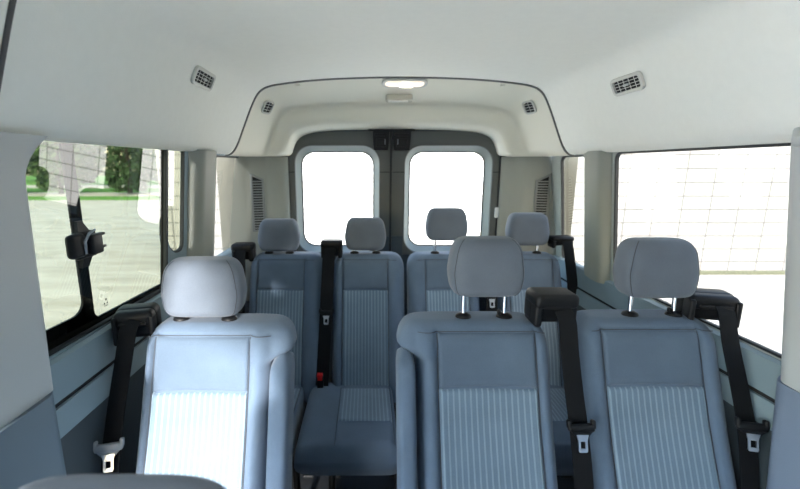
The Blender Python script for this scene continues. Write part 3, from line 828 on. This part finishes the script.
# ------------------------------------------------------------------ outside
GZ = -.68
m, nt, p = nodes('pale_concrete'); M['concrete'] = m
p.inputs['Roughness'].default_value = .9
tc = nt.nodes.new('ShaderNodeTexCoord'); mp = nt.nodes.new('ShaderNodeMapping'); mp.inputs['Scale'].default_value = (.35, 1.6, 1)
mp.inputs['Rotation'].default_value = (0, 0, .25)
n = nt.nodes.new('ShaderNodeTexNoise'); n.inputs['Scale'].default_value = 1.6; n.inputs['Detail'].default_value = 8; n.inputs['Roughness'].default_value = .65
cr = nt.nodes.new('ShaderNodeValToRGB'); cr.color_ramp.elements[0].position = .32; cr.color_ramp.elements[0].color = (.40, .38, .32, 1)
cr.color_ramp.elements[1].position = .58; cr.color_ramp.elements[1].color = (.58, .56, .51, 1)
lnk(nt, tc.outputs['Object'], mp.inputs[0]); lnk(nt, mp.outputs[0], n.inputs['Vector']); lnk(nt, n.outputs['Fac'], cr.inputs[0]); lnk(nt, cr.outputs[0], p.inputs['Base Color'])
mb = MB(); mb.add([(-90, -30, GZ), (60, -30, GZ), (60, 90, GZ), (-90, 90, GZ)], [(0, 1, 2, 3)])
struct(mb.build('ground', M['concrete'], smooth=False), 'pale concrete yard')
# white block building behind the van
m, nt, p = nodes('white_block_wall'); p.inputs['Roughness'].default_value = .85
tc = nt.nodes.new('ShaderNodeTexCoord'); sp = nt.nodes.new('ShaderNodeSeparateXYZ'); cb = nt.nodes.new('ShaderNodeCombineXYZ')
lnk(nt, tc.outputs['Object'], sp.inputs[0]); lnk(nt, sp.outputs[0], cb.inputs[0]); lnk(nt, sp.outputs[2], cb.inputs[1])
bk_ = nt.nodes.new('ShaderNodeTexBrick'); bk_.inputs['Scale'].default_value = 1; bk_.offset = 0; bk_.inputs['Brick Width'].default_value = .55; bk_.inputs['Row Height'].default_value = .26
bk_.inputs['Mortar Size'].default_value = .012; bk_.inputs['Color1'].default_value = (.34, .34, .337, 1); bk_.inputs['Color2'].default_value = (.31, .31, .31, 1); bk_.inputs['Mortar'].default_value = (.11, .11, .11, 1)
lnk(nt, cb.outputs[0], bk_.inputs['Vector']); lnk(nt, bk_.outputs['Color'], p.inputs['Base Color'])
M['blocks'] = m
bo = (3.2, 8.2, GZ)
mb = MB(); mb.rbox((3.2, 9.7, GZ + 3.0), (14.7, 3.9, 6.0), 0); bld = mb.build('building', M['blocks'], smooth=False, org=bo)
tag(bld, 'white block building behind the van', 'building')
mb = MB(); mb.rbox((3.2, 7.735, GZ + .04), (14.6, .05, .08), .01); mb.build('wall_foot', plain('weeds_at_wall', (.12, .13, .09), .9, var=.5, vscale=30), bld, org=bo)
# lawns and far pavement strips
mg = plain('lawn', (.10, .26, .035), .95, bump=.5, bscale=30, var=.35, vscale=3)
def strip(name, y0, y1, mat, kind, label, h=.03, tilt=.09):
    mb = MB(); x0, x1 = -85, -4.5
    a = [(x0, y0 - tilt * (x0 + 17) * -1 * 0 + 0, GZ), (x1, y0, GZ), (x1, y1, GZ), (x0, y1, GZ)]
    mb.loft([a, [(q[0], q[1], GZ + h) for q in a]]); o = mb.build(name, mat, smooth=False)
    o['kind'] = kind; o['label'] = label
    if kind == 'stuff': o['category'] = 'grass'
    return o
strip('lawn', 25.5, 28.5, mg, 'stuff', 'near strip of lawn left of the van')
strip('lawn', 33, 39, mg, 'stuff', 'middle strip of lawn left of the van')
strip('lawn', 46, 88, mg, 'stuff', 'far lawn under the trees left of the van')
ml = [plain('leaves_dark', (.028, .062, .022), .8, var=.5, vscale=4), plain('leaves_mid', (.045, .09, .03), .8, var=.5, vscale=4)]
mt = plain('bark', (.05, .04, .032), .9, bump=.6, bscale=20, var=.3)
def tree(x, y, h, r, low, mat, label):
    root = empty('tree', (x, y, GZ + .06), label, 'tree', 'trees beyond the yard')
    mb = MB(); mb.tube([(0, 0, 0), (.05, .05, h * .3), (-.05, .1, h * .6), (0, 0, h * .85)], [r * .09, r * .075, r * .05, r * .02], 9)
    for k in range(5):
        a = rnd.uniform(0, 6.28); z0 = h * rnd.uniform(.3, .6); mb.tube([(0, 0, z0), (math.cos(a) * r * .35, math.sin(a) * r * .35, z0 + h * .12), (math.cos(a) * r * .7, math.sin(a) * r * .7, z0 + h * .2)], [r * .04, r * .03, r * .012], 6)
    mb.build('trunk', mt, root)
    v = []; f = []
    for k in range(1500):
        a = rnd.uniform(0, 6.28); t = rnd.random(); zz = low + (h - low) * t
        rr = r * (math.sin(PI * min(1, .12 + .88 * t)) ** .6) * math.sqrt(rnd.uniform(.25, 1))
        c = Vector((math.cos(a) * rr, math.sin(a) * rr, zz)); s_ = rnd.uniform(.12, .30) * r / 2
        n_ = Vector((rnd.uniform(-1, 1), rnd.uniform(-1, 1), rnd.uniform(-.4, 1))).normalized(); u_ = n_.orthogonal().normalized(); w_ = n_.cross(u_)
        b = len(v); v += [c + u_ * s_, c + w_ * s_ * .6, c - u_ * s_, c - w_ * s_ * .6]; f.append((b, b + 1, b + 2, b + 3))
    pyd('crown', v, f, mat, root, smooth=False)
specs = [(-18.5, 31.2, 7, 2.0, .2), (-23.6, 30.9, 6.5, 2.0, .3), (-28.4, 31, 7.5, 2.2, .2), (-24, 43, 9, 2.8, .4), (-31, 43, 8, 2.8, .3), (-38, 52, 9, 3.2, 1.6), (-48, 56, 9, 3.4, 1.8), (-13.9, 30.5, 8, 2.0, .2)]
names = ['dark bushy tree at the middle of the tinted side window', 'dark tree left of the bushy one', 'broad dark tree further left', 'tall tree standing behind the dark ones', 'mid green tree at the lawn strip', 'tree with bare trunk far left', 'tree at the far left edge of the tinted window', 'tall dark tree nearest the end of the white building']
for i, (a, lab) in enumerate(zip(specs, names)): tree(*a, ml[i % 2], lab)

# ------------------------------------------------------------------ light
sun = bpy.data.lights.new('sun', 'SUN'); sun.energy = 4.0; sun.angle = math.radians(4.5); sun.color = (1, .97, .93)
so = bpy.data.objects.new('sun', sun); COL.objects.link(so)
az, el = math.radians(-10), math.radians(12.7)      # in front of the van, a little to the left
dirv = Vector((math.sin(az) * math.cos(el), -math.cos(az) * math.cos(el), math.sin(el)))
so.rotation_euler = dirv.to_track_quat('Z', 'Y').to_euler(); so.location = dirv * 20
w = bpy.data.worlds.new('world'); S.world = w; w.use_nodes = True; nt = w.node_tree; bg = nt.nodes['Background']
sky = nt.nodes.new('ShaderNodeTexSky'); sky.sky_type = 'NISHITA'; sky.sun_disc = False
sky.sun_elevation = math.radians(42); sky.sun_rotation = PI + az; sky.air_density = 1.4; sky.dust_density = 2.5
lnk(nt, sky.outputs[0], bg.inputs[0]); bg.inputs[1].default_value = .95

S.view_settings.view_transform = 'Standard'; S.view_settings.look = 'None'; S.view_settings.gamma = 1; S.view_settings.use_curve_mapping = False
S.view_settings.exposure = 1.85
S.cycles.use_denoising = True
S.cycles.max_bounces = 14; S.cycles.diffuse_bounces = 8; S.cycles.glossy_bounces = 6; S.cycles.transparent_max_bounces = 24
S.cycles.caustics_reflective = False; S.cycles.caustics_refractive = False
